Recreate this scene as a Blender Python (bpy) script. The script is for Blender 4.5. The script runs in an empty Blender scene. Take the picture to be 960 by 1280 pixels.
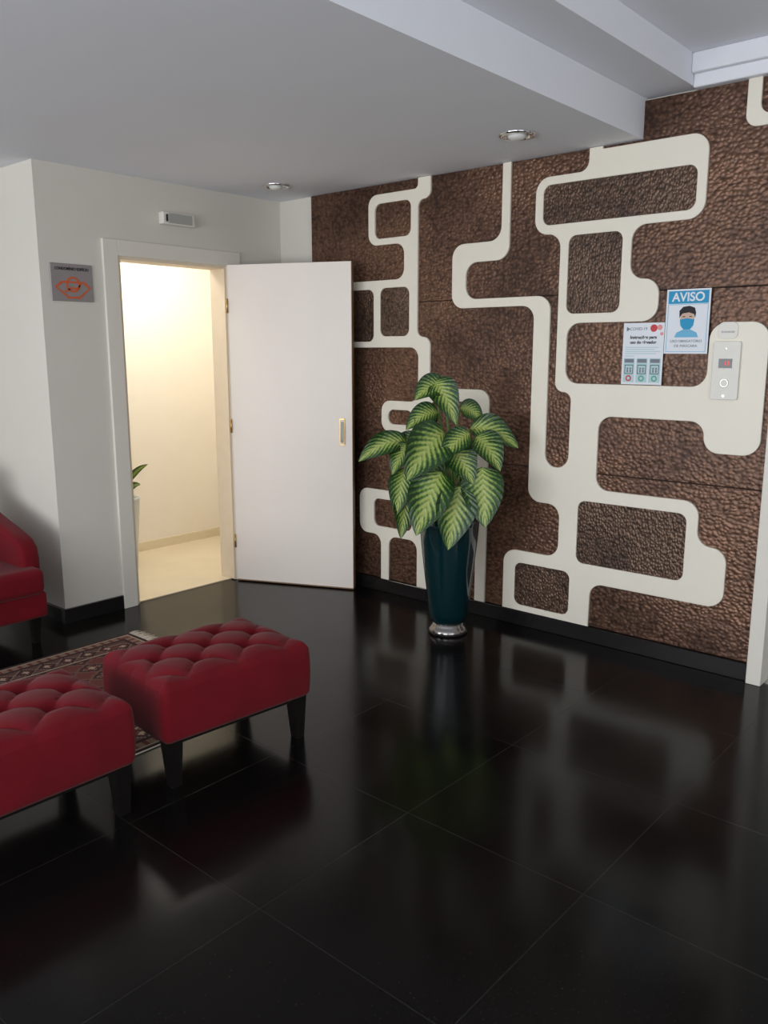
import bpy, bmesh, math, random
from mathutils import Vector, Matrix
random.seed(7)
scene=bpy.context.scene
COL=scene.collection
try:
    scene.view_settings.view_transform='Standard'
    scene.view_settings.look='None'
except Exception: pass

def lin(c):
    return tuple(((x/255)/12.92 if x/255<=.04045 else (((x/255)+.055)/1.055)**2.4) for x in c)
# ---------------------------------------------------------------- materials
def mat(name,rgb,rough=.6,metal=0,spec=.5,noise=0,nscale=8,bump=0,bscale=60,emit=0,coat=0,sheen=0):
    m=bpy.data.materials.new(name); m.use_nodes=True
    nt=m.node_tree; b=nt.nodes['Principled BSDF']
    c=lin(rgb)+(1,)
    b.inputs['Base Color'].default_value=c
    b.inputs['Roughness'].default_value=rough
    b.inputs['Metallic'].default_value=metal
    b.inputs['Specular IOR Level'].default_value=spec
    b.inputs['Coat Weight'].default_value=coat
    b.inputs['Sheen Weight'].default_value=sheen
    tc=nt.nodes.new('ShaderNodeTexCoord')
    if noise:
        n=nt.nodes.new('ShaderNodeTexNoise'); n.inputs['Scale'].default_value=nscale; n.inputs['Detail'].default_value=5
        nt.links.new(tc.outputs['Object'],n.inputs['Vector'])
        r=nt.nodes.new('ShaderNodeMixRGB')
        r.inputs[1].default_value=tuple(x*(1-noise) for x in c[:3])+(1,)
        r.inputs[2].default_value=tuple(min(1,x*(1+noise)) for x in c[:3])+(1,)
        nt.links.new(n.outputs['Fac'],r.inputs[0]); nt.links.new(r.outputs[0],b.inputs['Base Color'])
    if bump:
        n=nt.nodes.new('ShaderNodeTexNoise'); n.inputs['Scale'].default_value=bscale; n.inputs['Detail'].default_value=4
        nt.links.new(tc.outputs['Object'],n.inputs['Vector'])
        bp=nt.nodes.new('ShaderNodeBump'); bp.inputs['Strength'].default_value=bump; bp.inputs['Distance'].default_value=.005
        nt.links.new(n.outputs['Fac'],bp.inputs['Height']); nt.links.new(bp.outputs[0],b.inputs['Normal'])
    if emit:
        b.inputs['Emission Color'].default_value=c; b.inputs['Emission Strength'].default_value=emit
    return m

M_wall=mat('paint_wall',(212,208,198),.75,noise=.03,nscale=3,bump=.08,bscale=90)
M_ceil=mat('paint_ceiling',(232,234,240),.8,noise=.02,nscale=2)
M_corr=mat('paint_corridor',(240,233,220),.7,noise=.02)
M_corrfl=mat('corridor_marble',(224,210,182),.18,noise=.08,nscale=4)
M_frame=mat('door_frame_paint',(222,217,206),.45,noise=.02)
M_jamb=mat('door_jamb_wood',(224,208,184),.5,noise=.06,nscale=12)
M_leafdoor=mat('door_leaf_paint',(232,223,214),.42,noise=.035,nscale=2.5)
M_edge=mat('door_edge_wood',(120,90,60),.5,noise=.1)
M_black=mat('black_stone',(26,24,24),.22,noise=.6,nscale=40)
M_gap=mat('panel_joint',(34,22,17),.8,noise=.1)
M_white=mat('white_lacquer',(231,225,210),.42,noise=.03,nscale=4)
M_metal=mat('brushed_metal',(190,188,182),.35,metal=.8,noise=.05)
M_chrome=mat('chrome',(220,220,222),.08,metal=1)
M_foot=mat('polished_foot',(150,146,144),.12,metal=.9,noise=.1,nscale=6)
M_gold=mat('brass',(190,160,105),.3,metal=1)
M_plastic=mat('white_plastic',(222,219,210),.4,noise=.02)
M_greyplastic=mat('grey_plastic',(165,165,160),.4,noise=.02)
M_darkglass=mat('dark_glass',(22,10,10),.15)
M_led=mat('red_led',(225,25,15),.4,emit=.9)
M_paper=mat('paper',(226,230,236),.7,noise=.02)
M_blue=mat('print_blue',(40,150,195),.7,noise=.02)
M_lblue=mat('print_light_blue',(110,180,215),.7,noise=.02)
M_ink=mat('print_ink',(30,32,38),.7,noise=.02)
M_greytext=mat('print_grey',(120,125,135),.7,noise=.02)
M_skin=mat('print_skin',(205,175,155),.7,noise=.02)
M_redp=mat('print_red',(200,70,75),.7,noise=.02)
M_grnp=mat('print_green',(95,165,140),.7,noise=.02)
M_pink=mat('print_pink',(225,150,150),.7,noise=.02)
M_tealp=mat('print_teal',(180,208,212),.7,noise=.02)
M_orange=mat('print_orange',(205,92,44),.6,noise=.05)
M_signplate=mat('sign_plate',(146,138,138),.4,metal=.1,noise=.04)
M_redvel=mat('red_velvet',(102,3,17),.8,spec=.2,noise=.3,nscale=7,bump=.25,bscale=220,sheen=.08)
M_legs=mat('black_wood',(16,13,12),.35,noise=.2,nscale=20)
M_pot=mat('teal_glazed_ceramic',(6,38,42),.12,noise=.15,nscale=5,coat=.5)
M_soil=mat('soil',(50,36,26),.9,noise=.3,nscale=30,bump=.5)
M_stem=mat('plant_stem',(88,122,48),.5,noise=.2,nscale=20)
M_vase=mat('white_vase',(205,208,205),.35,noise=.05)
M_fringe=mat('rug_fringe',(205,195,178),.85,noise=.15,nscale=40)
M_lampin=mat('lamp_reflector',(235,235,235),.25,metal=.7,noise=.03)
M_lampglass=mat('frosted_lamp_glass',(225,225,220),.5,noise=.03)
M_win=mat('window_frame_aluminium',(60,58,56),.4,metal=.5,noise=.05)

def floor_mat():
    m=bpy.data.materials.new('black_granite_tiles'); m.use_nodes=True; nt=m.node_tree; b=nt.nodes['Principled BSDF']
    tc=nt.nodes.new('ShaderNodeTexCoord')
    mp=nt.nodes.new('ShaderNodeMapping'); mp.inputs['Location'].default_value=(.98,-.03,0)
    nt.links.new(tc.outputs['Object'],mp.inputs['Vector'])
    br=nt.nodes.new('ShaderNodeTexBrick'); br.offset=0; br.squash=1
    br.inputs['Scale'].default_value=1; br.inputs['Brick Width'].default_value=.66; br.inputs['Row Height'].default_value=.66
    br.inputs['Mortar Size'].default_value=.0022; br.inputs['Mortar Smooth'].default_value=.3
    br.inputs['Color1'].default_value=(.0034,.0028,.0027,1); br.inputs['Color2'].default_value=(.0052,.0044,.0042,1)
    br.inputs['Mortar'].default_value=(.016,.015,.0145,1)
    nt.links.new(mp.outputs[0],br.inputs['Vector'])
    sp=nt.nodes.new('ShaderNodeTexNoise'); sp.inputs['Scale'].default_value=120; sp.inputs['Detail'].default_value=3
    nt.links.new(tc.outputs['Object'],sp.inputs['Vector'])
    cr=nt.nodes.new('ShaderNodeValToRGB'); cr.color_ramp.elements[0].position=.60; cr.color_ramp.elements[0].color=(0,0,0,1)
    cr.color_ramp.elements[1].position=.80; cr.color_ramp.elements[1].color=(.012,.010,.009,1)
    nt.links.new(sp.outputs['Fac'],cr.inputs[0])
    ad=nt.nodes.new('ShaderNodeMixRGB'); ad.blend_type='ADD'; ad.inputs[0].default_value=1
    nt.links.new(br.outputs['Color'],ad.inputs[1]); nt.links.new(cr.outputs[0],ad.inputs[2])
    nt.links.new(ad.outputs[0],b.inputs['Base Color'])
    n=nt.nodes.new('ShaderNodeTexNoise'); n.inputs['Scale'].default_value=2.2; n.inputs['Detail'].default_value=6
    nt.links.new(tc.outputs['Object'],n.inputs['Vector'])
    mr=nt.nodes.new('ShaderNodeMapRange'); mr.inputs['From Min'].default_value=.3; mr.inputs['From Max'].default_value=.7
    mr.inputs['To Min'].default_value=.12; mr.inputs['To Max'].default_value=.22
    nt.links.new(n.outputs['Fac'],mr.inputs['Value']); nt.links.new(mr.outputs[0],b.inputs['Roughness'])
    bp=nt.nodes.new('ShaderNodeBump'); bp.inputs['Strength'].default_value=.2; bp.inputs['Distance'].default_value=.002; bp.invert=True
    nt.links.new(br.outputs['Fac'],bp.inputs['Height']); nt.links.new(bp.outputs[0],b.inputs['Normal'])
    b.inputs['Specular IOR Level'].default_value=.18
    return m
M_floor=floor_mat()

def copper(name,dark,light,scale,strength,warp=.03,sc=(1,.4,1.15)):
    m=bpy.data.materials.new(name); m.use_nodes=True; nt=m.node_tree; b=nt.nodes['Principled BSDF']
    tc=nt.nodes.new('ShaderNodeTexCoord')
    mp=nt.nodes.new('ShaderNodeMapping'); mp.inputs['Scale'].default_value=sc
    nt.links.new(tc.outputs['Object'],mp.inputs['Vector'])
    wn=nt.nodes.new('ShaderNodeTexNoise'); wn.inputs['Scale'].default_value=6; wn.inputs['Detail'].default_value=1
    nt.links.new(mp.outputs[0],wn.inputs['Vector'])
    mx=nt.nodes.new('ShaderNodeMixRGB'); mx.blend_type='ADD'; mx.inputs[0].default_value=warp
    nt.links.new(mp.outputs[0],mx.inputs[1]); nt.links.new(wn.outputs['Color'],mx.inputs[2])
    vo=nt.nodes.new('ShaderNodeTexVoronoi'); vo.feature='SMOOTH_F1'; vo.inputs['Scale'].default_value=scale; vo.inputs['Smoothness'].default_value=.45
    vo.inputs['Randomness'].default_value=.85
    nt.links.new(mx.outputs[0],vo.inputs['Vector'])
    n1=nt.nodes.new('ShaderNodeTexNoise'); n1.inputs['Scale'].default_value=2.4; n1.inputs['Detail'].default_value=7
    nt.links.new(tc.outputs['Object'],n1.inputs['Vector'])
    n2=nt.nodes.new('ShaderNodeTexNoise'); n2.inputs['Scale'].default_value=45; n2.inputs['Detail'].default_value=4
    nt.links.new(tc.outputs['Object'],n2.inputs['Vector'])
    ma=nt.nodes.new('ShaderNodeMath'); ma.operation='MULTIPLY_ADD'; ma.inputs[1].default_value=-.24
    nt.links.new(vo.outputs['Distance'],ma.inputs[0])
    ad=nt.nodes.new('ShaderNodeMath'); ad.operation='ADD'
    nt.links.new(n1.outputs['Fac'],ad.inputs[0]); nt.links.new(n2.outputs['Fac'],ad.inputs[1])
    h=nt.nodes.new('ShaderNodeMath'); h.operation='MULTIPLY'; h.inputs[1].default_value=.54
    nt.links.new(ad.outputs[0],h.inputs[0]); nt.links.new(h.outputs[0],ma.inputs[2])
    cr=nt.nodes.new('ShaderNodeValToRGB')
    cr.color_ramp.elements[0].position=.28; cr.color_ramp.elements[0].color=lin(dark)+(1,)
    cr.color_ramp.elements[1].position=.60; cr.color_ramp.elements[1].color=lin(light)+(1,)
    nt.links.new(ma.outputs[0],cr.inputs[0]); nt.links.new(cr.outputs[0],b.inputs['Base Color'])
    b.inputs['Metallic'].default_value=.5; b.inputs['Roughness'].default_value=.38
    mr=nt.nodes.new('ShaderNodeMapRange'); mr.inputs['From Min'].default_value=.35; mr.inputs['From Max'].default_value=.65
    mr.inputs['To Min'].default_value=strength*.5; mr.inputs['To Max'].default_value=strength*1.25
    nt.links.new(n1.outputs['Fac'],mr.inputs['Value'])
    bp=nt.nodes.new('ShaderNodeBump'); bp.inputs['Distance'].default_value=.010; bp.invert=True
    nt.links.new(mr.outputs[0],bp.inputs['Strength'])
    nt.links.new(vo.outputs['Distance'],bp.inputs['Height']); nt.links.new(bp.outputs[0],b.inputs['Normal'])
    return m
M_cop=copper('hammered_copper',(64,43,33),(122,90,71),50,.42)
M_cop2=copper('hammered_bronze_fine',(60,45,37),(112,88,72),66,.5,.015,(1.3,.4,.9))

def leaf_mat():
    m=bpy.data.materials.new('variegated_leaf'); m.use_nodes=True; nt=m.node_tree; b=nt.nodes['Principled BSDF']
    uv=nt.nodes.new('ShaderNodeUVMap'); uv.uv_map='UVMap'
    sx=nt.nodes.new('ShaderNodeSeparateXYZ'); nt.links.new(uv.outputs[0],sx.inputs[0])
    def M(op,a=None,bb=None,va=0,vb=0):
        n=nt.nodes.new('ShaderNodeMath'); n.operation=op
        n.inputs[0].default_value=va; n.inputs[1].default_value=vb
        if a: nt.links.new(a,n.inputs[0])
        if bb: nt.links.new(bb,n.inputs[1])
        return n.outputs[0]
    u=M('SUBTRACT',sx.outputs[0],None,0,.5); au=M('ABSOLUTE',u); au2=M('MULTIPLY',au,None,0,2)
    k=M('MULTIPLY',au2,None,0,.30); t=M('SUBTRACT',sx.outputs[1],k)
    w=M('SINE',M('MULTIPLY',t,None,0,62)); w2=M('MULTIPLY',w,None,0,.24)
    nz=nt.nodes.new('ShaderNodeTexNoise'); nz.inputs['Scale'].default_value=16; nt.links.new(uv.outputs[0],nz.inputs['Vector'])
    nn=M('MULTIPLY',M('SUBTRACT',nz.outputs['Fac'],None,0,.5),None,0,1.0)
    s=M('ADD',M('ADD',au2,w2),nn)
    cr=nt.nodes.new('ShaderNodeValToRGB')
    e=cr.color_ramp.elements; e[0].position=.06; e[0].color=lin((160,172,92))+(1,)
    e[1].position=.70; e[1].color=lin((24,58,20))+(1,)
    x=e.new(.42); x.color=lin((90,124,46))+(1,)
    nt.links.new(s,cr.inputs[0]); nt.links.new(cr.outputs[0],b.inputs['Base Color'])
    b.inputs['Roughness'].default_value=.38
    bp=nt.nodes.new('ShaderNodeBump'); bp.inputs['Strength'].default_value=.3; bp.inputs['Distance'].default_value=.004
    nt.links.new(w,bp.inputs['Height']); nt.links.new(bp.outputs[0],b.inputs['Normal'])
    return m
M_leaf=leaf_mat()

# ---------------------------------------------------------------- helpers
def empty(name,loc=(0,0,0),rotz=0):
    e=bpy.data.objects.new(name,None); e.location=loc; e.rotation_euler=(0,0,rotz); COL.objects.link(e); return e
def mesh_obj(name,verts,faces,m=None,parent=None,smooth=False):
    me=bpy.data.meshes.new(name); me.from_pydata([tuple(v) for v in verts],[],faces); me.update()
    o=bpy.data.objects.new(name,me); COL.objects.link(o)
    if m: me.materials.append(m)
    if parent: o.parent=parent
    if smooth:
        for p in me.polygons: p.use_smooth=True
    return o
def box(name,x0,x1,y0,y1,z0,z1,m,parent=None,bevel=0,seg=2):
    bm=bmesh.new(); bmesh.ops.create_cube(bm,size=1)
    for v in bm.verts:
        v.co=Vector(((x0+x1)/2+v.co.x*(x1-x0),(y0+y1)/2+v.co.y*(y1-y0),(z0+z1)/2+v.co.z*(z1-z0)))
    if bevel:
        bmesh.ops.bevel(bm,geom=bm.edges[:],offset=bevel,segments=seg,affect='EDGES',profile=.5)
    me=bpy.data.meshes.new(name); bm.to_mesh(me); bm.free()
    o=bpy.data.objects.new(name,me); COL.objects.link(o); me.materials.append(m)
    if parent: o.parent=parent
    if bevel and seg>1:
        for p in me.polygons: p.use_smooth=True
        md=o.modifiers.new('wn','WEIGHTED_NORMAL'); md.keep_sharp=True
    return o
def lathe(name,prof,m,parent=None,seg=48,loc=(0,0,0),cap=True):
    vs=[];fs=[]
    for r,z in prof:
        for i in range(seg):
            t=2*math.pi*i/seg; vs.append((loc[0]+r*math.cos(t),loc[1]+r*math.sin(t),loc[2]+z))
    for j in range(len(prof)-1):
        for i in range(seg):
            a=j*seg+i;b=j*seg+(i+1)%seg; fs.append((a,b,b+seg,a+seg))
    if cap:
        fs.append(tuple(range(seg))[::-1]); k=(len(prof)-1)*seg; fs.append(tuple(range(k,k+seg)))
    return mesh_obj(name,vs,fs,m,parent,True)
def fillet(pts,r=.06,sharp=lambda p:False,n=7):
    out=[];N=len(pts)
    for i in range(N):
        P=Vector(pts[i]);A=Vector(pts[i-1]);B=Vector(pts[(i+1)%N])
        la=(A-P).length; lb=(B-P).length
        rr=min(r,la*.49,lb*.49)
        if sharp(pts[i]) or rr<.002: out.append(tuple(P)); continue
        da=(A-P)/la; db=(B-P)/lb; C=P+(da+db)*rr
        p0=P+da*rr; p1=P+db*rr
        for k in range(n+1):
            t=k/n*math.pi/2
            q=C+(p0-C)*math.cos(t)+(p1-C)*math.sin(t); out.append(tuple(q))
    return out
def flat(name,polys,m,parent=None,ext=.004,bev=0,matrix=None):
    cu=bpy.data.curves.new(name+'_c','CURVE'); cu.dimensions='2D'; cu.fill_mode='BOTH'; cu.extrude=ext; cu.bevel_depth=bev; cu.bevel_resolution=1
    for pl in polys:
        s=cu.splines.new('POLY'); s.points.add(len(pl)-1)
        for i,q in enumerate(pl): s.points[i].co=(q[0],q[1],0,1)
        s.use_cyclic_u=True
    t=bpy.data.objects.new('tmp',cu); COL.objects.link(t)
    dg=bpy.context.evaluated_depsgraph_get(); me=bpy.data.meshes.new_from_object(t.evaluated_get(dg))
    bpy.data.objects.remove(t)
    me.transform(matrix)
    o=bpy.data.objects.new(name,me); COL.objects.link(o); me.materials.clear(); me.materials.append(m)
    if parent: o.parent=parent
    return o
def on_back(y): return Matrix.Translation((0,y,0))@Matrix.Rotation(math.pi/2,4,'X')
def on_left(x): return Matrix.Translation((x,0,0))@Matrix.Rotation(math.pi/2,4,'Z')@Matrix.Rotation(math.pi/2,4,'X')
def text(name,s,size,cx,cz,m,mtx,parent,bold=0,width=None):
    cu=bpy.data.curves.new(name+'_c','FONT'); cu.body=s; cu.size=size; cu.align_x='CENTER'; cu.align_y='CENTER'; cu.extrude=.0004; cu.offset=bold
    t=bpy.data.objects.new('tmp',cu); COL.objects.link(t)
    dg=bpy.context.evaluated_depsgraph_get(); me=bpy.data.meshes.new_from_object(t.evaluated_get(dg)); bpy.data.objects.remove(t)
    if width:
        xs=[v.co.x for v in me.vertices]; w=max(xs)-min(xs); me.transform(Matrix.Scale(width/w,4,(1,0,0)))
    me.transform(mtx@Matrix.Translation((cx,cz,0)))
    o=bpy.data.objects.new(name,me); COL.objects.link(o); me.materials.clear(); me.materials.append(m)
    o.parent=parent; return o
def rect(x0,x1,z0,z1): return [(x0,z0),(x1,z0),(x1,z1),(x0,z1)]
def circ(cx,cz,r,n=24,ry=None): return [(cx+r*math.cos(2*math.pi*i/n),cz+(ry or r)*math.sin(2*math.pi*i/n)) for i in range(n)]
def tube(name,pts,r,m,parent,r2=None,seg=8):
    vs=[];fs=[];n=len(pts)
    pts=[Vector(p) for p in pts]
    for i,p in enumerate(pts):
        t=(pts[min(i+1,n-1)]-pts[max(i-1,0)]).normalized()
        a=t.cross(Vector((.3,.9,.1))).normalized(); b=t.cross(a)
        rr=r+((r2 if r2 is not None else r)-r)*i/(n-1)
        for k in range(seg):
            an=2*math.pi*k/seg; vs.append(p+a*rr*math.cos(an)+b*rr*math.sin(an))
    for i in range(n-1):
        for k in range(seg):
            a=i*seg+k;b=i*seg+(k+1)%seg; fs.append((a,b,b+seg,a+seg))
    fs.append(tuple(range(seg))[::-1]); fs.append(tuple(range((n-1)*seg,n*seg)))
    return mesh_obj(name,vs,fs,m,parent,True)
def join(objs,name,parent=None):
    bpy.ops.object.select_all(action='DESELECT')
    for o in objs: o.select_set(True)
    bpy.context.view_layer.objects.active=objs[0]; bpy.ops.object.join()
    o=objs[0]; o.name=name; o.parent=parent; return o

# ---------------------------------------------------------------- room shell
box('floor',-6.3,2.7,-3.3,4.0,-.1,0,M_floor)
cl=[box('ceiling',-6.3,-1.83,-3.3,4.45,2.53,2.95,M_ceil),
    box('c2',-1.83,-1.59,-3.3,4.45,2.71,2.95,M_ceil),
    box('c3',-1.59,2.7,-3.3,4.45,2.84,2.95,M_ceil)]
join(cl,'ceiling')
wl=[box('wall_back',-4.41,-1.15,4.0,4.15,0,2.9,M_wall),
    box('wb2',-1.15,-.1,4.0,4.15,2.15,2.9,M_wall),
    box('wb3',-.1,2.7,4.0,4.15,0,2.9,M_wall)]
join(wl,'wall_back')
dl=[box('wall_left',-4.53,-4.41,2.27,2.735,0,2.53,M_wall),
    box('wl2',-4.53,-4.41,3.515,4.45,0,2.53,M_wall),
    box('wl3',-4.53,-4.41,2.735,3.515,2.08,2.53,M_wall),
    box('wl4',-6.3,-4.53,2.27,2.39,0,2.53,M_wall)]
join(dl,'wall_left')
box('wall_far_left',-6.42,-6.3,-3.3,2.39,0,2.53,M_wall)
wr=[box('wall_right',2.7,2.82,-3.3,4.15,0,.5,M_wall),
    box('r2',2.7,2.82,-3.3,4.15,2.4,2.95,M_wall),
    box('r3',2.7,2.82,-3.3,-2.2,.5,2.4,M_wall),
    box('r4',2.7,2.82,1.8,4.15,.5,2.4,M_wall)]
join(wr,'wall_right')
cw=[box('wall_corridor',-5.72,-5.6,2.39,4.45,0,2.53,M_corr),
    box('cw2',-5.6,-4.53,4.33,4.45,0,2.53,M_corr),
    box('cw3',-4.545,-4.53,2.39,2.735,0,2.53,M_corr),
    box('cw4',-4.545,-4.53,3.515,4.33,0,2.53,M_corr)]
join(cw,'wall_corridor')
box('corridor_floor',-5.6,-4.44,2.39,4.33,0,.006,M_corrfl)
box('baseboard_corridor',-5.6,-5.585,2.39,4.33,.006,.075,M_corrfl)
box('baseboard_corridor_end',-5.585,-4.545,4.315,4.33,.006,.075,M_corrfl)
fw=[box('wall_front',-6.3,2.7,-3.42,-3.3,0,.35,M_wall),
    box('f2',-6.3,2.7,-3.42,-3.3,2.35,2.95,M_wall),
    box('f3',-6.3,-5.2,-3.42,-3.3,.35,2.35,M_wall),
    box('f4',1.9,2.7,-3.42,-3.3,.35,2.35,M_wall)]
join(fw,'wall_front')
wf=[]
for i in range(6):
    x=-5.2+i*7.1/5; wf.append(box('m',x-.03,x+.03,-3.40,-3.32,.35,2.35,M_win))
wf+= [box('m',-5.2,1.9,-3.40,-3.32,.35,.41,M_win),box('m',-5.2,1.9,-3.40,-3.32,2.29,2.35,M_win)]
join(wf,'window_1')
wf=[]
for i in range(4):
    y=-2.2+i*4/3; wf.append(box('m',2.72,2.80,y-.03,y+.03,.5,2.4,M_win))
wf+= [box('m',2.72,2.80,-2.2,1.8,.5,.56,M_win),box('m',2.72,2.80,-2.2,1.8,2.34,2.4,M_win)]
join(wf,'window_2')
tr=[box('trim_1',-1.59,2.7,3.90,3.999,2.755,2.84,M_ceil,bevel=.008),
    box('t2',-1.59,2.7,3.93,3.999,2.70,2.76,M_ceil,bevel=.008)]
join(tr,'trim_crown')
box('baseboard_back',-4.05,-1.15,3.955,3.999,0,.085,M_black,bevel=.003,seg=1)
bb=[box('baseboard_left',-4.41,-4.392,2.252,2.64,0,.085,M_black,bevel=.002,seg=1),
    box('b2',-6.3,-4.41,2.252,2.27,0,.085,M_black,bevel=.002,seg=1)]
join(bb,'baseboard_left')

# ---------------------------------------------------------------- door
fr=[box('f',-4.41,-4.388,2.64,2.735,0,2.17,M_frame,bevel=.004),
    box('f',-4.41,-4.388,3.515,3.625,0,2.17,M_frame,bevel=.004),
    box('f',-4.41,-4.388,2.735,3.515,2.08,2.17,M_frame,bevel=.004),
    box('f',-4.545,-4.40,2.735,2.752,0.007,2.08,M_jamb),
    box('f',-4.545,-4.40,3.498,3.515,0.007,2.08,M_jamb),
    box('f',-4.545,-4.40,2.752,3.498,2.063,2.08,M_jamb)]
join(fr,'trim_door_frame')
D=empty('door_1',(-4.372,3.502,0),math.radians(24.6))
W=.835
box('leaf',0,W,0,.036,.012,2.085,M_leafdoor,D,bevel=.002,seg=1)
box('bottom_edge',0,W,-.001,.037,.006,.014,M_edge,D)
box('free_edge',W,W+.003,0,.036,.014,2.085,M_edge,D)
pl=flat('handle_plate',[fillet(rect(W-.085,W-.048,.955,1.125),.01)],M_gold,D,.002,.001,on_back(-.003))
box('handle_inset',W-.081,W-.052,-.012,-.004,.962,1.118,M_plastic,D,bevel=.003)
tube('handle_grip',[(W-.0665,-.006,.975),(W-.0665,-.03,.985),(W-.0665,-.034,1.04),(W-.0665,-.03,1.095),(W-.0665,-.006,1.105)],.006,M_plastic,D)
for z in (.28,1.06,1.83):
    tube('hinge_%d'%int(z*100),[(-.006,-.006,z-.045),(-.006,-.006,z),(-.006,-.006,z+.045)],.007,M_gold,D)

# ---------------------------------------------------------------- feature wall
P=empty('decorative_wall_panel')
box('joint_backing',-4.075,-1.156,3.978,3.9985,.088,2.52,M_gap,P)
z=[.085,.918,1.832,2.70]
for j in range(3):
    z1=z[j+1]
    box('hammered_panel_%d'%(j+1),-4.08,-1.152,3.972,3.9975,z[j]+.002,(2.527 if j==2 else z1-.002),M_cop,P,bevel=.002,seg=1)
box('hammered_panel_upper',-1.828,-1.152,3.972,3.999,2.527,2.698,M_cop,P)
sh=lambda q:(q[1]>=2.515 or q[1]<=.1 or q[0]<=-3.94 or q[0]>=-1.16)
A=[(-3.179,2.525),(-3.179,2.467),(-3.565,2.467),(-3.565,2.178),(-3.281,2.178),(-3.281,1.967),(-3.95,1.967),(-3.95,1.569),(-3.167,1.569),
 (-3.167,1.24),(-3.46,1.24),(-3.46,1.05),(-3.167,1.05),(-3.167,.67),(-3.65,.67),(-3.65,.38),(-3.465,.38),(-3.465,.088),(-3.403,.088),(-3.403,.38),(-3.167,.38),
 (-3.167,.088),(-3.085,.088),(-3.085,1.26),(-2.726,1.26),(-2.726,.088),(-2.66,.088),(-2.66,1.328),(-3.085,1.328),(-3.085,1.626),(-3.183,1.626),(-3.183,2.41),(-3.091,2.41),(-3.091,2.525)]
Ah=[rect(-3.519,-3.231,2.211,2.418),rect(-3.80,-3.524,1.60,1.92),rect(-3.475,-3.24,1.632,1.925),rect(-3.41,-3.21,1.095,1.19),rect(-3.53,-3.21,.43,.615)]
CD=[(-2.6,2.525),(-2.6,2.132),(-2.925,2.132),(-2.925,1.786),(-2.381,1.786),(-2.381,.731),(-2.182,.731),(-2.182,.435),(-2.528,.435),(-2.528,.089),(-1.988,.089),(-1.988,.331),(-1.292,.331),(-1.292,.618),(-1.438,.618),(-1.438,.832),(-1.983,.832),(-1.983,1.22),(-1.436,1.22),(-1.436,1.075),(-1.183,1.075),(-1.183,1.674),(-1.442,1.674),(-1.442,1.378),
(-2.186,1.378),(-2.186,1.69),(-1.704,1.69),(-1.704,1.888),(-1.856,1.888),(-1.856,2.145),(-1.51,2.145),(-1.51,2.512),(-2.03,2.512),(-2.03,2.525),(-2.096,2.525),(-2.096,2.42),(-2.392,2.42),(-2.392,2.141),(-2.238,2.141),(-2.238,1.336),(-2.142,1.336),(-2.142,.928),(-2.289,.928),(-2.289,1.83),(-2.835,1.83),(-2.835,2.033),(-2.553,2.033),(-2.553,2.525)]
D1=rect(-2.352,-1.55,2.182,2.384);D2=rect(-2.196,-1.898,1.733,2.125);D5=rect(-2.078,-1.489,.426,.77);D6=rect(-2.457,-2.105,.118,.37)
E=[(-1.354,2.697),(-1.354,2.503),(-1.156,2.503),(-1.156,2.545),(-1.30,2.545),(-1.30,2.697)]
flat('white_band_left',[fillet(A,.065,sh)]+[fillet(h,.045) for h in Ah],M_white,P,.006,.0025,on_back(3.966))
flat('white_band_main',[fillet(CD,.075,sh)]+[fillet(h,.045) for h in (D1,D2,D5,D6)],M_white,P,.006,.0025,on_back(3.966))
flat('white_band_corner',[fillet(E,.05,lambda q:q[1]>2.6 or q[0]>-1.2)],M_white,P,.006,.0025,on_back(3.966))
def inset(r,g=.004): 
    return [(r[0][0]+g,r[0][1]+g),(r[1][0]-g,r[1][1]+g),(r[2][0]-g,r[2][1]-g),(r[3][0]+g,r[3][1]-g)]
flat('bronze_inserts',[fillet(inset(h),.042) for h in (D1,D2,D5,D6)],M_cop2,P,.003,.001,on_back(3.968))
flat('bronze_inserts_left',[fillet(inset(h),.042) for h in (Ah[1],Ah[2])],M_cop2,P,.003,.001,on_back(3.968))

# ---------------------------------------------------------------- notices
YF=3.957
N1=empty('elevator_instructions_notice')
flat('sheet',[rect(-1.868,-1.660,1.384,1.681)],M_paper,N1,.0006,0,on_back(YF))
y1=YF-.0012
m1=on_back(y1)
text('header','COVID-19',.020,-1.79,1.652,M_greytext,m1,N1)
text('title_a','Instruções para',.021,-1.764,1.612,M_ink,m1,N1,.0006,.135)
text('title_b','uso do elevador',.021,-1.764,1.588,M_ink,m1,N1,.0006,.135)
flat('logo',[circ(-1.845,1.652,.013,3)],M_greytext,N1,.0004,0,m1)
flat('virus_a',[circ(-1.713,1.655,.018,12)],M_redp,N1,.0004,0,m1)
flat('virus_b',[circ(-1.683,1.658,.013,12)],M_pink,N1,.0004,0,m1)
flat('virus_c',[circ(-1.672,1.628,.008,12)],M_pink,N1,.0004,0,m1)
flat('text_lines',[rect(-1.855,-1.855+w,zz,zz+.004) for w,zz in ((.17,1.562),(.15,1.552),(.18,1.542),(.16,1.532),(.05,1.520))],M_tealp,N1,.0004,0,m1)
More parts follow.
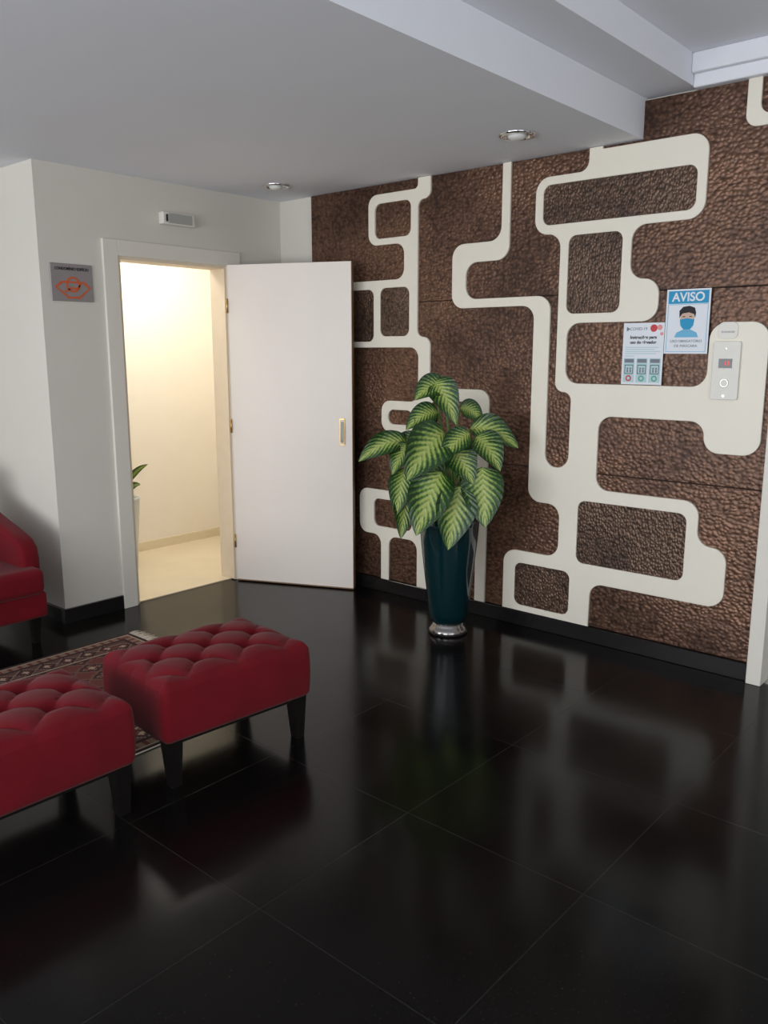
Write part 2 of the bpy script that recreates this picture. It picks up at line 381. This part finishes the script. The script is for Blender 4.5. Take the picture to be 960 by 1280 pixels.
for i,c in enumerate((M_redp,M_grnp,M_grnp)):
    cx=-1.83+i*.066
    flat('card_%d'%i,[rect(cx-.028,cx+.028,1.395,1.512)],M_tealp,N1,.0003,0,m1)
    flat('card_head_%d'%i,[rect(cx-.024,cx+.024,1.49,1.508)],M_greytext,N1,.0006,0,m1)
    flat('cab_%d'%i,[rect(cx-.022,cx+.022,1.435,1.48),rect(cx-.019,cx+.019,1.438,1.477)],M_ink,N1,.0006,0,m1)
    flat('people_%d'%i,[circ(cx-.007,1.462,.005,10),rect(cx-.011,cx-.003,1.442,1.456),circ(cx+.008,1.462,.005,10),rect(cx+.004,cx+.012,1.442,1.456)],M_greytext,N1,.0006,0,m1)
    flat('mark_%d'%i,[circ(cx,1.414,.015),circ(cx,1.414,.008)],c,N1,.0006,0,m1)
N2=empty('face_mask_notice')
flat('sheet',[rect(-1.657,-1.449,1.534,1.831)],M_paper,N2,.0006,0,on_back(YF-.002))
m2=on_back(YF-.0034)
flat('header_band',[rect(-1.648,-1.458,1.765,1.823)],M_blue,N2,.0004,0,m2)
text('header','AVISO',.056,-1.553,1.793,M_paper,on_back(YF-.0042),N2,.0014,.155)
flat('border',[rect(-1.648,-1.458,1.543,1.762),rect(-1.646,-1.460,1.545,1.760)],M_lblue,N2,.0003,0,m2)
flat('shoulders',[[(-1.61,1.61),(-1.60,1.632),(-1.572,1.645),(-1.534,1.645),(-1.506,1.632),(-1.496,1.61)]],M_lblue,N2,.0003,0,m2)
flat('face',[circ(-1.553,1.69,.034,28,.045)],M_skin,N2,.0004,0,m2)
flat('hair',[[(-1.590,1.70),(-1.592,1.732),(-1.575,1.750),(-1.545,1.754),(-1.52,1.745),(-1.513,1.722),(-1.516,1.70),(-1.523,1.716),(-1.545,1.724),(-1.575,1.720),(-1.583,1.712)]],M_ink,N2,.0008,0,m2)
flat('mask',[[(-1.587,1.692),(-1.553,1.698),(-1.519,1.692),(-1.523,1.664),(-1.538,1.646),(-1.568,1.646),(-1.583,1.664)]],M_blue,N2,.0009,0,m2)
flat('eyes',[rect(-1.575,-1.563,1.703,1.707),rect(-1.543,-1.531,1.703,1.707)],M_ink,N2,.0008,0,m2)
text('caption_a','USO OBRIGATÓRIO',.017,-1.553,1.592,M_greytext,m2,N2,0,.15)
text('caption_b','DE MÁSCARA',.017,-1.553,1.570,M_greytext,m2,N2,0,.11)

C=empty('elevator_call_panel')
flat('plate',[fillet(rect(-1.415,-1.297,1.328,1.588),.008)],M_plastic,C,.005,.002,on_back(3.950))
flat('top_label',[fillet([(-1.403,1.602),(-1.317,1.602),(-1.317,1.676),(-1.403,1.676)],.025)],M_plastic,C,.002,.001,on_back(3.955))
text('label_glyphs','ELEVADOR',.012,-1.36,1.632,M_greytext,on_back(3.9515),C)
flat('display',[rect(-1.388,-1.328,1.470,1.512)],M_darkglass,C,.001,0,on_back(3.942))
text('digits','15',.026,-1.350,1.491,M_led,on_back(3.9405),C,.0003)
flat('button_ring',[circ(-1.357,1.402,.019)],M_metal,C,.002,.001,on_back(3.942))
flat('button',[circ(-1.357,1.402,.013)],M_plastic,C,.002,.001,on_back(3.939))
flat('key_hole',[circ(-1.357,1.343,.007)],M_metal,C,.001,0,on_back(3.942))
flat('screw_top',[circ(-1.357,1.558,.004,12)],M_metal,C,.001,0,on_back(3.942))

EL=empty('elevator_door')
box('jamb_left',-1.148,-1.08,3.93,4.14,0,2.12,M_frame,EL,bevel=.004)
box('jamb_right',-.17,-.102,3.93,4.14,0,2.12,M_frame,EL,bevel=.004)
box('header',-1.148,-.102,3.93,4.14,2.12,2.19,M_frame,EL,bevel=.004)
box('panel_left',-1.08,-.626,4.04,4.07,.005,2.12,M_metal,EL)
box('panel_right',-.624,-.17,4.04,4.07,.005,2.12,M_metal,EL)
box('sill',-1.08,-.17,3.99,4.14,.0,.006,M_metal,EL)

# ---------------------------------------------------------------- door-wall fittings
S=empty('condominium_sign')
box('plate',-4.409,-4.401,2.325,2.573,1.815,2.015,M_signplate,S,bevel=.002,seg=1)
mt=on_left(-4.3995)
text('name','CONDOMÍNIO EDIFÍCIO',.022,2.449,1.987,M_ink,mt,S,.0004,.20)
outer=[(2.345,1.890),(2.385,1.922),(2.52,1.922),(2.558,1.890),(2.488,1.830),(2.42,1.830)]
cx,cz=2.452,1.878
inner=[(cx+(x-cx)*.88,cz+(zz-cz)*.78) for x,zz in outer]
flat('logo_outline',[outer,inner],M_orange,S,.0006,0,mt)
flat('logo_ring',[circ(2.452,1.905,.042),circ(2.452,1.905,.033)],M_orange,S,.0009,0,mt)
flat('logo_wave',[[(2.40,1.868),(2.44,1.892),(2.47,1.888),(2.50,1.915),(2.50,1.903),(2.472,1.877),(2.44,1.881),(2.405,1.859)]],M_orange,S,.0009,0,mt)
EM=empty('emergency_light')
box('housing',-4.409,-4.36,3.03,3.262,2.285,2.357,M_plastic,EM,bevel=.008)
box('diffuser',-4.365,-4.353,3.065,3.235,2.293,2.349,M_greyplastic,EM,bevel=.004)
box('led_bar',-4.3575,-4.352,3.05,3.058,2.30,2.34,M_darkglass,EM)

for (x,y,r) in ((-3.99,3.59,.082),(-2.232,3.506,.085)):
    L=empty('recessed_downlight',(x,y,2.53))
    lathe('trim_ring',[(r,-.001),(r,-.006),(r*.93,-.010),(r*.78,-.010),(r*.76,-.004),(r*.76,-.001)],M_chrome,L,cap=False)
    lathe('reflector',[(r*.76,-.0025),(r*.5,-.0055),(r*.5,-.0055)],M_lampin,L,cap=False)
    lathe('lamp',[(r*.5,-.0035),(r*.48,-.014),(r*.35,-.022),(r*.15,-.026),(.002,-.027)],M_lampglass,L)

# ---------------------------------------------------------------- ottomans
def ottoman(loc,rot,lx,ly):
    O=empty('tufted_ottoman',loc,rot)
    hx,hy,hz=lx/2,ly/2,.112; r=.026
    bm=bmesh.new(); bmesh.ops.create_cube(bm,size=2)
    bmesh.ops.subdivide_edges(bm,edges=bm.edges[:],cuts=79,use_grid_fill=True)
    a_=lx/4.6; b_=ly/6.0
    for v in bm.verts:
        p=Vector((v.co.x*hx,v.co.y*hy,v.co.z*hz))
        q=Vector((max(-hx+r,min(hx-r,p.x)),max(-hy+r,min(hy-r,p.y)),max(-hz+r,min(hz-r,p.z))))
        d=p-q; n=d.normalized() if d.length>1e-9 else Vector((0,0,1))
        p=q+n*r
        w=max(0,n.z)
        pp=(p.x/a_+p.y/b_)/2; qq=(p.x/a_-p.y/b_)/2
        cre=abs(math.sin(math.pi*pp))*abs(math.sin(math.pi*qq))
        i0=round(pp);j0=round(qq); bx=(i0+j0)*a_; by=(i0-j0)*b_; bd=math.hypot(p.x-bx,p.y-by)
        inb=abs(bx)<hx-.05 and abs(by)<hy-.05
        dip=math.exp(-(bd/.026)**2) if inb else 0
        e=max(0,min(1,min(hx-abs(p.x),hy-abs(p.y))/.07))
        p.z+=w*(e**.7*(.025*cre**.36) - .028*dip + .014*(1-(p.x/hx)**4)*(1-(p.y/hy)**4)-.006)
        if abs(n.z)<.99:
            s=1-(p.z/hz)**2
            p+=Vector((n.x,n.y,0))*(.008*max(0,s))
            top=max(0,p.z/hz)**3
            c=(abs(math.sin(math.pi*p.x/a_)) if abs(n.y)>abs(n.x) else abs(math.sin(math.pi*p.y/b_)))**.5
            p-=Vector((n.x,n.y,0))*(.006*min(1,top)*(1-c))
        v.co=p+Vector((0,0,.175+hz))
    me=bpy.data.meshes.new('cushion'); bm.to_mesh(me); bm.free(); me.materials.append(M_redvel)
    for f in me.polygons: f.use_smooth=True
    o=bpy.data.objects.new('cushion',me); COL.objects.link(o); o.parent=O
    bs=[]
    for i in range(-5,6):
        for j in range(-5,6):
            x=(i+j)*a_; y=(i-j)*b_
            if abs(x)<hx-.05 and abs(y)<hy-.05:
                bs.append(lathe('b',[(.001,.010),(.007,.008),(.011,.003),(.012,-.006)],M_redvel,None,12,(x,y,.175+2*hz-.032+.014*(1-(x/hx)**4)*(1-(y/hy)**4))))
    join(bs,'buttons',O)
    box('under_frame',-hx+.02,hx-.02,-hy+.02,hy-.02,.165,.18,M_legs,O)
    for sx in(-1,1):
        for sy in(-1,1):
            x=sx*(hx-.045);y=sy*(hy-.045); t=.030;b=.019; dx=sx*.006; z0=.0085 if sx<0 else 0
            vs=[(x-b+dx,y-b,z0),(x+b+dx,y-b,z0),(x+b+dx,y+b,z0),(x-b+dx,y+b,z0),(x-t,y-t,.178),(x+t,y-t,.178),(x+t,y+t,.178),(x-t,y+t,.178)]
            mesh_obj('leg_%d%d'%(sx+1,sy+1),vs,[(3,2,1,0),(4,5,6,7),(0,1,5,4),(1,2,6,5),(2,3,7,6),(3,0,4,7)],M_legs,O)
    return O
ottoman((-2.568,1.895,.0),math.radians(-5),.475,.655)
ottoman((-2.578,1.09,.0),math.radians(-1),.475,.66)

# ---------------------------------------------------------------- rug
rx0,rx1,ry0,ry1=-3.97,-2.70,.15,2.40
def rugcol(x,y):
    u=(x-rx0);v=(y-ry0); W_=rx1-rx0;H_=ry1-ry0
    d=min(u,v,W_-u,H_-v)
    cr=(160,144,126);dk=(60,46,46);rd=(104,60,55);tn=(128,106,92)
    if d<.02:return dk
    if d<.035:return cr
    if d<.075:
        s=(u if min(v,H_-v)<.08 else v); return rd if math.sin(s*2*math.pi/.05)*math.cos((d-.055)*60)>.1 else tn
    if d<.085:return dk
    if d<.19:
        s=(u if min(v,H_-v)<.20 else v); ss=(s/.11)%1-.5; tt=(d-.1375)/.05
        k=abs(ss)*2.2+abs(tt)
        return cr if k<.35 else rd if k<.6 else dk if k<1.0 else tn if k<1.15 else (92,68,62)
    if d<.20:return cr
    if d<.21:return dk
    p=(u/.13)%1-.5;q=(v/.16)%1-.5;k=abs(p)*2+abs(q)*2
    if k<.25:return cr
    if k<.5:return rd
    if k<.62:return tn
    if k<.9:return dk
    return (108,78,70) if k<1.2 else rd
nx,ny=127,225
vs=[];fs=[];cols=[]
for j in range(ny+1):
    for i in range(nx+1): vs.append((rx0+(rx1-rx0)*i/nx,ry0+(ry1-ry0)*j/ny,.007))
for j in range(ny):
    for i in range(nx):
        a=j*(nx+1)+i; fs.append((a,a+1,a+nx+2,a+nx+1)); cols.append(lin(rugcol(rx0+(rx1-rx0)*(i+.5)/nx,ry0+(ry1-ry0)*(j+.5)/ny))+(1,))
R=empty('persian_rug')
ro=mesh_obj('pile',vs,fs,None,R)
ca=ro.data.color_attributes.new('weave','FLOAT_COLOR','CORNER')
for p,c in zip(ro.data.polygons,cols):
    for li in p.loop_indices: ca.data[li].color=c
mr=mat('rug_wool',(120,90,80),.95,spec=.1,bump=.5,bscale=300); nt=mr.node_tree
at=nt.nodes.new('ShaderNodeAttribute'); at.attribute_name='weave'; nt.links.new(at.outputs['Color'],nt.nodes['Principled BSDF'].inputs['Base Color'])
ro.data.materials.append(mr)
box('backing',rx0,rx1,ry0,ry1,0.0005,.0065,M_fringe,R)
fr=[]
for k in range(150):
    x=rx0+.004+(rx1-rx0-.008)*k/149
    for yy,sg in((ry1,1),(ry0,-1)):
        l=.055+random.random()*.035; dx=(random.random()-.5)*.03
        fr.append(mesh_obj('s',[(x-.003,yy,.006),(x+.003,yy,.006),(x+dx+.002,yy+sg*l,.002),(x+dx-.002,yy+sg*l,.002),(x+dx*.4-.0035,yy+sg*l*.5,.008),(x+dx*.4+.0035,yy+sg*l*.5,.008)],[(0,1,5,4),(4,5,2,3)],M_fringe))
join(fr,'fringe',R)

# ---------------------------------------------------------------- armchair
AC=empty('red_armchair',(-4.13,1.70,0))
def soft(name,x0,x1,y0,y1,z0,z1,b,parent=AC):
    return box(name,x0,x1,y0,y1,z0,z1,M_redvel,parent,bevel=b,seg=5)
soft('seat_base',-.80,-.03,-.35,.35,.15,.29,.02)
soft('seat_cushion',-.70,.0,-.335,.335,.28,.425,.04)
def arm(name,y0,y1):
    prof=[(-.86,.15),(-.09,.15),(-.09,.46),(-.105,.525),(-.15,.565),(-.22,.59),(-.40,.635),(-.60,.69),(-.78,.76),(-.88,.80),(-.92,.76)]
    bm=bmesh.new(); va=[bm.verts.new((x,y0,zz)) for x,zz in prof]; vb=[bm.verts.new((x,y1,zz)) for x,zz in prof]
    n=len(prof); bm.faces.new(va[::-1]); bm.faces.new(vb)
    for i in range(n): bm.faces.new((va[i],va[(i+1)%n],vb[(i+1)%n],vb[i]))
    bmesh.ops.recalc_face_normals(bm,faces=bm.faces[:])
    es=[e for e in bm.edges if abs(e.verts[0].co.y-e.verts[1].co.y)<1e-6]
    bmesh.ops.bevel(bm,geom=es,offset=.032,segments=4,affect='EDGES',profile=.5)
    me=bpy.data.meshes.new(name); bm.to_mesh(me); bm.free(); me.materials.append(M_redvel)
    for f in me.polygons: f.use_smooth=True
    o=bpy.data.objects.new(name,me); COL.objects.link(o); o.parent=AC
arm('arm_right',-.36,-.25); arm('arm_left',.25,.36)
bk=soft('backrest',-.95,-.72,-.33,.33,.25,.88,.06)
for sx,sy in((-.82,-.3),(-.82,.3),(-.1,-.3),(-.1,.3)):
    b=.016;t=.026
    vs=[(sx-b,sy-b,0),(sx+b,sy-b,0),(sx+b,sy+b,0),(sx-b,sy+b,0),(sx-t,sy-t,.155),(sx+t,sy-t,.155),(sx+t,sy+t,.155),(sx-t,sy+t,.155)]
    mesh_obj('leg',vs,[(3,2,1,0),(4,5,6,7),(0,1,5,4),(1,2,6,5),(2,3,7,6),(3,0,4,7)],M_legs,AC)

# ---------------------------------------------------------------- potted plant
PX,PY=-2.655,3.60
PL=empty('potted_dieffenbachia',(PX,PY,0))
lathe('pot',[(.080,.062),(.098,.072),(.108,.12),(.122,.24),(.142,.40),(.157,.54),(.163,.62),(.165,.645),(.159,.652),(.151,.645),(.146,.60)],M_pot,PL,64)
lathe('soil',[(.145,.59),(.10,.605),(.01,.61)],M_soil,PL)
lathe('polished_foot',[(.100,0),(.108,.005),(.110,.022),(.098,.036),(.088,.05),(.085,.064)],M_foot,PL)
ca_,sa_=math.cos(math.radians(41)),math.sin(math.radians(41))
def L(u,v,s):
    r=(u-560)*.00433; zz=.64+(650-v)*.0043+ .2*s
    return Vector((r*ca_+s*sa_, r*sa_-s*ca_, zz))
def leaf(name,b,t,w,arch,flip=1,wave=0.0,up=.35,roll=0.0):
    b=Vector(b);t=Vector(t)
    c=b*.55+t*.45+Vector((0,0,arch*1.5))+Vector((sa_,-ca_,0))*arch*.5
    NN=Vector((sa_*math.cos(roll)+ca_*math.sin(roll),-ca_*math.cos(roll)+sa_*math.sin(roll),up)).normalized()
    nl,nw=20,8; vs=[];fs=[];uv=[]
    for i in range(nl+1):
        q=i/nl
        p=b*(1-q)**2+c*2*q*(1-q)+t*q*q
        tg=((c-b)*(1-q)+(t-c)*q).normalized()
        side=tg.cross(NN).normalized(); nr=side.cross(tg).normalized()
        ww=w*(math.sin(math.pi*min(1,q**.74))**.8 if 0<q<1 else 0.0)+.0005
        for j in range(nw+1):
            x=(j/nw-.5)*2
            off=nr*(abs(x)**1.3*ww*.28)+nr*wave*math.sin(q*9+x*2)*ww*.16*abs(x)
            vs.append(p+side*x*ww+off); uv.append((j/nw,q))
    for i in range(nl):
        for j in range(nw):
            a=i*(nw+1)+j; fs.append((a,a+1,a+nw+2,a+nw+1))
    o=mesh_obj(name,vs,fs,M_leaf,PL,True)
    ul=o.data.uv_layers.new(name='UVMap')
    for l in o.data.loops: ul.data[l.index].uv=uv[l.vertex_index]
    return o
LV=[((549,483),(514,502),15,.04,.02,.08),
    ((538,478),(564,532),17,.05,.03,.10),
    ((505,553),(446,577),14,.06,.03,.08),
    ((543,515),(504,538),14,.04,.02,.08),
    ((551,541),(504,602),27,.05,.07,.19),
    ((508,555),(487,594),13,.03,.05,.12),
    ((503,585),(492,645),15,.02,.04,.12),
    ((506,612),(498,674),14,.02,.05,.13),
    ((547,590),(516,670),26,.03,.10,.21),
    ((570,608),(555,688),24,.03,.12,.20),
    ((597,584),(600,660),25,.02,.09,.19),
    ((584,534),(642,560),17,.05,.0,.06),
    ((590,546),(618,590),19,.04,.06,.14),
    ((582,542),(545,576),15,.03,.07,.15),
    ((520,545),(484,578),14,.03,.0,.02),
    ((572,508),(600,524),12,.03,-.04,-.03),
    ((562,560),(586,606),18,.03,.05,.12),
    ((530,512),(522,552),14,.03,.0,.06),
    ((588,598),(620,642),14,.03,-.05,-.08),
    ((530,600),(508,658),16,.02,-.03,-.02),
    ((560,545),(575,600),18,.02,-.02,.0),
    ((540,560),(525,620),18,.02,-.02,.0),
    ((575,600),(585,655),16,.02,.0,.03),
    ((520,570),(512,630),15,.02,-.03,-.01)]
for i,(b,t,w,ar,sb,st) in enumerate(LV):
    B=L(b[0],b[1],sb);T=L(t[0],t[1],st)
    leaf('leaf_%02d'%(i+1),B,T,w*.0046,ar,1,(i%3)*.6,.30+.25*((i*5)%4)/3,((i*7)%5-2)*.16)
    root=Vector((.03*math.cos(i*2.4),.03*math.sin(i*2.4),.60))
    mid=(root+B)/2+Vector(((root.x-B.x)*.25,(root.y-B.y)*.25,.08))
    pts=[root*(1-q)**2+mid*2*q*(1-q)+B*q*q for q in [k/8 for k in range(9)]]
    tube('petiole_%02d'%(i+1),pts,.0085,M_stem,PL,.004)
CP=empty('corridor_potted_plant',(-5.22,3.20,0))
lathe('vase',[(.055,.007),(.06,.02),(.075,.25),(.095,.50),(.10,.52),(.092,.52),(.08,.48)],M_vase,CP)
keep=PL; PL=CP
for i in range(9):
    an=i*2.4; rr=.10+.05*(i%3); 
    b=Vector((.02*math.cos(an),.02*math.sin(an),.56+.03*(i%3))); t=b+Vector((rr*math.cos(an),rr*math.sin(an)*.8,.05+.05*((i*7)%3)))
    leaf('leaf_%d'%i,b,t,.024,.03)
    tube('stem_%d'%i,[(0,0,.48),((b.x)/2,b.y/2,.52),b],.004,M_stem,CP)
PL=keep

# ---------------------------------------------------------------- lights
def area(name,loc,rot,sx,sy,pw,col):
    l=bpy.data.lights.new(name,'AREA'); l.shape='RECTANGLE'; l.size=sx; l.size_y=sy; l.energy=pw; l.color=col
    o=bpy.data.objects.new(name,l); o.location=loc; o.rotation_euler=rot; COL.objects.link(o); return o
area('window_daylight',(-1.65,-3.25,1.35),(math.radians(107),0,0),7.0,1.9,255,(.95,.97,1.0))
area('side_window_daylight',(2.66,-.2,1.45),(math.radians(106),0,math.radians(90)),4.0,1.8,55,(.97,.98,1.0))
area('corridor_ceiling_lamp',(-5.05,3.35,2.50),(0,0,0),.5,1.2,21,(1.0,.95,.86))
w=bpy.data.worlds.new('sky'); scene.world=w; w.use_nodes=True
bg=w.node_tree.nodes['Background']; bg.inputs[0].default_value=(.75,.85,1,1); bg.inputs[1].default_value=.8

cam=bpy.data.cameras.new('camera'); cam.sensor_fit='VERTICAL'; cam.sensor_height=36; cam.lens=36*1040/1280
co=bpy.data.objects.new('camera',cam); co.location=(0,0,1.55); co.rotation_euler=(math.radians(79),0,math.radians(41)); COL.objects.link(co)
scene.camera=co
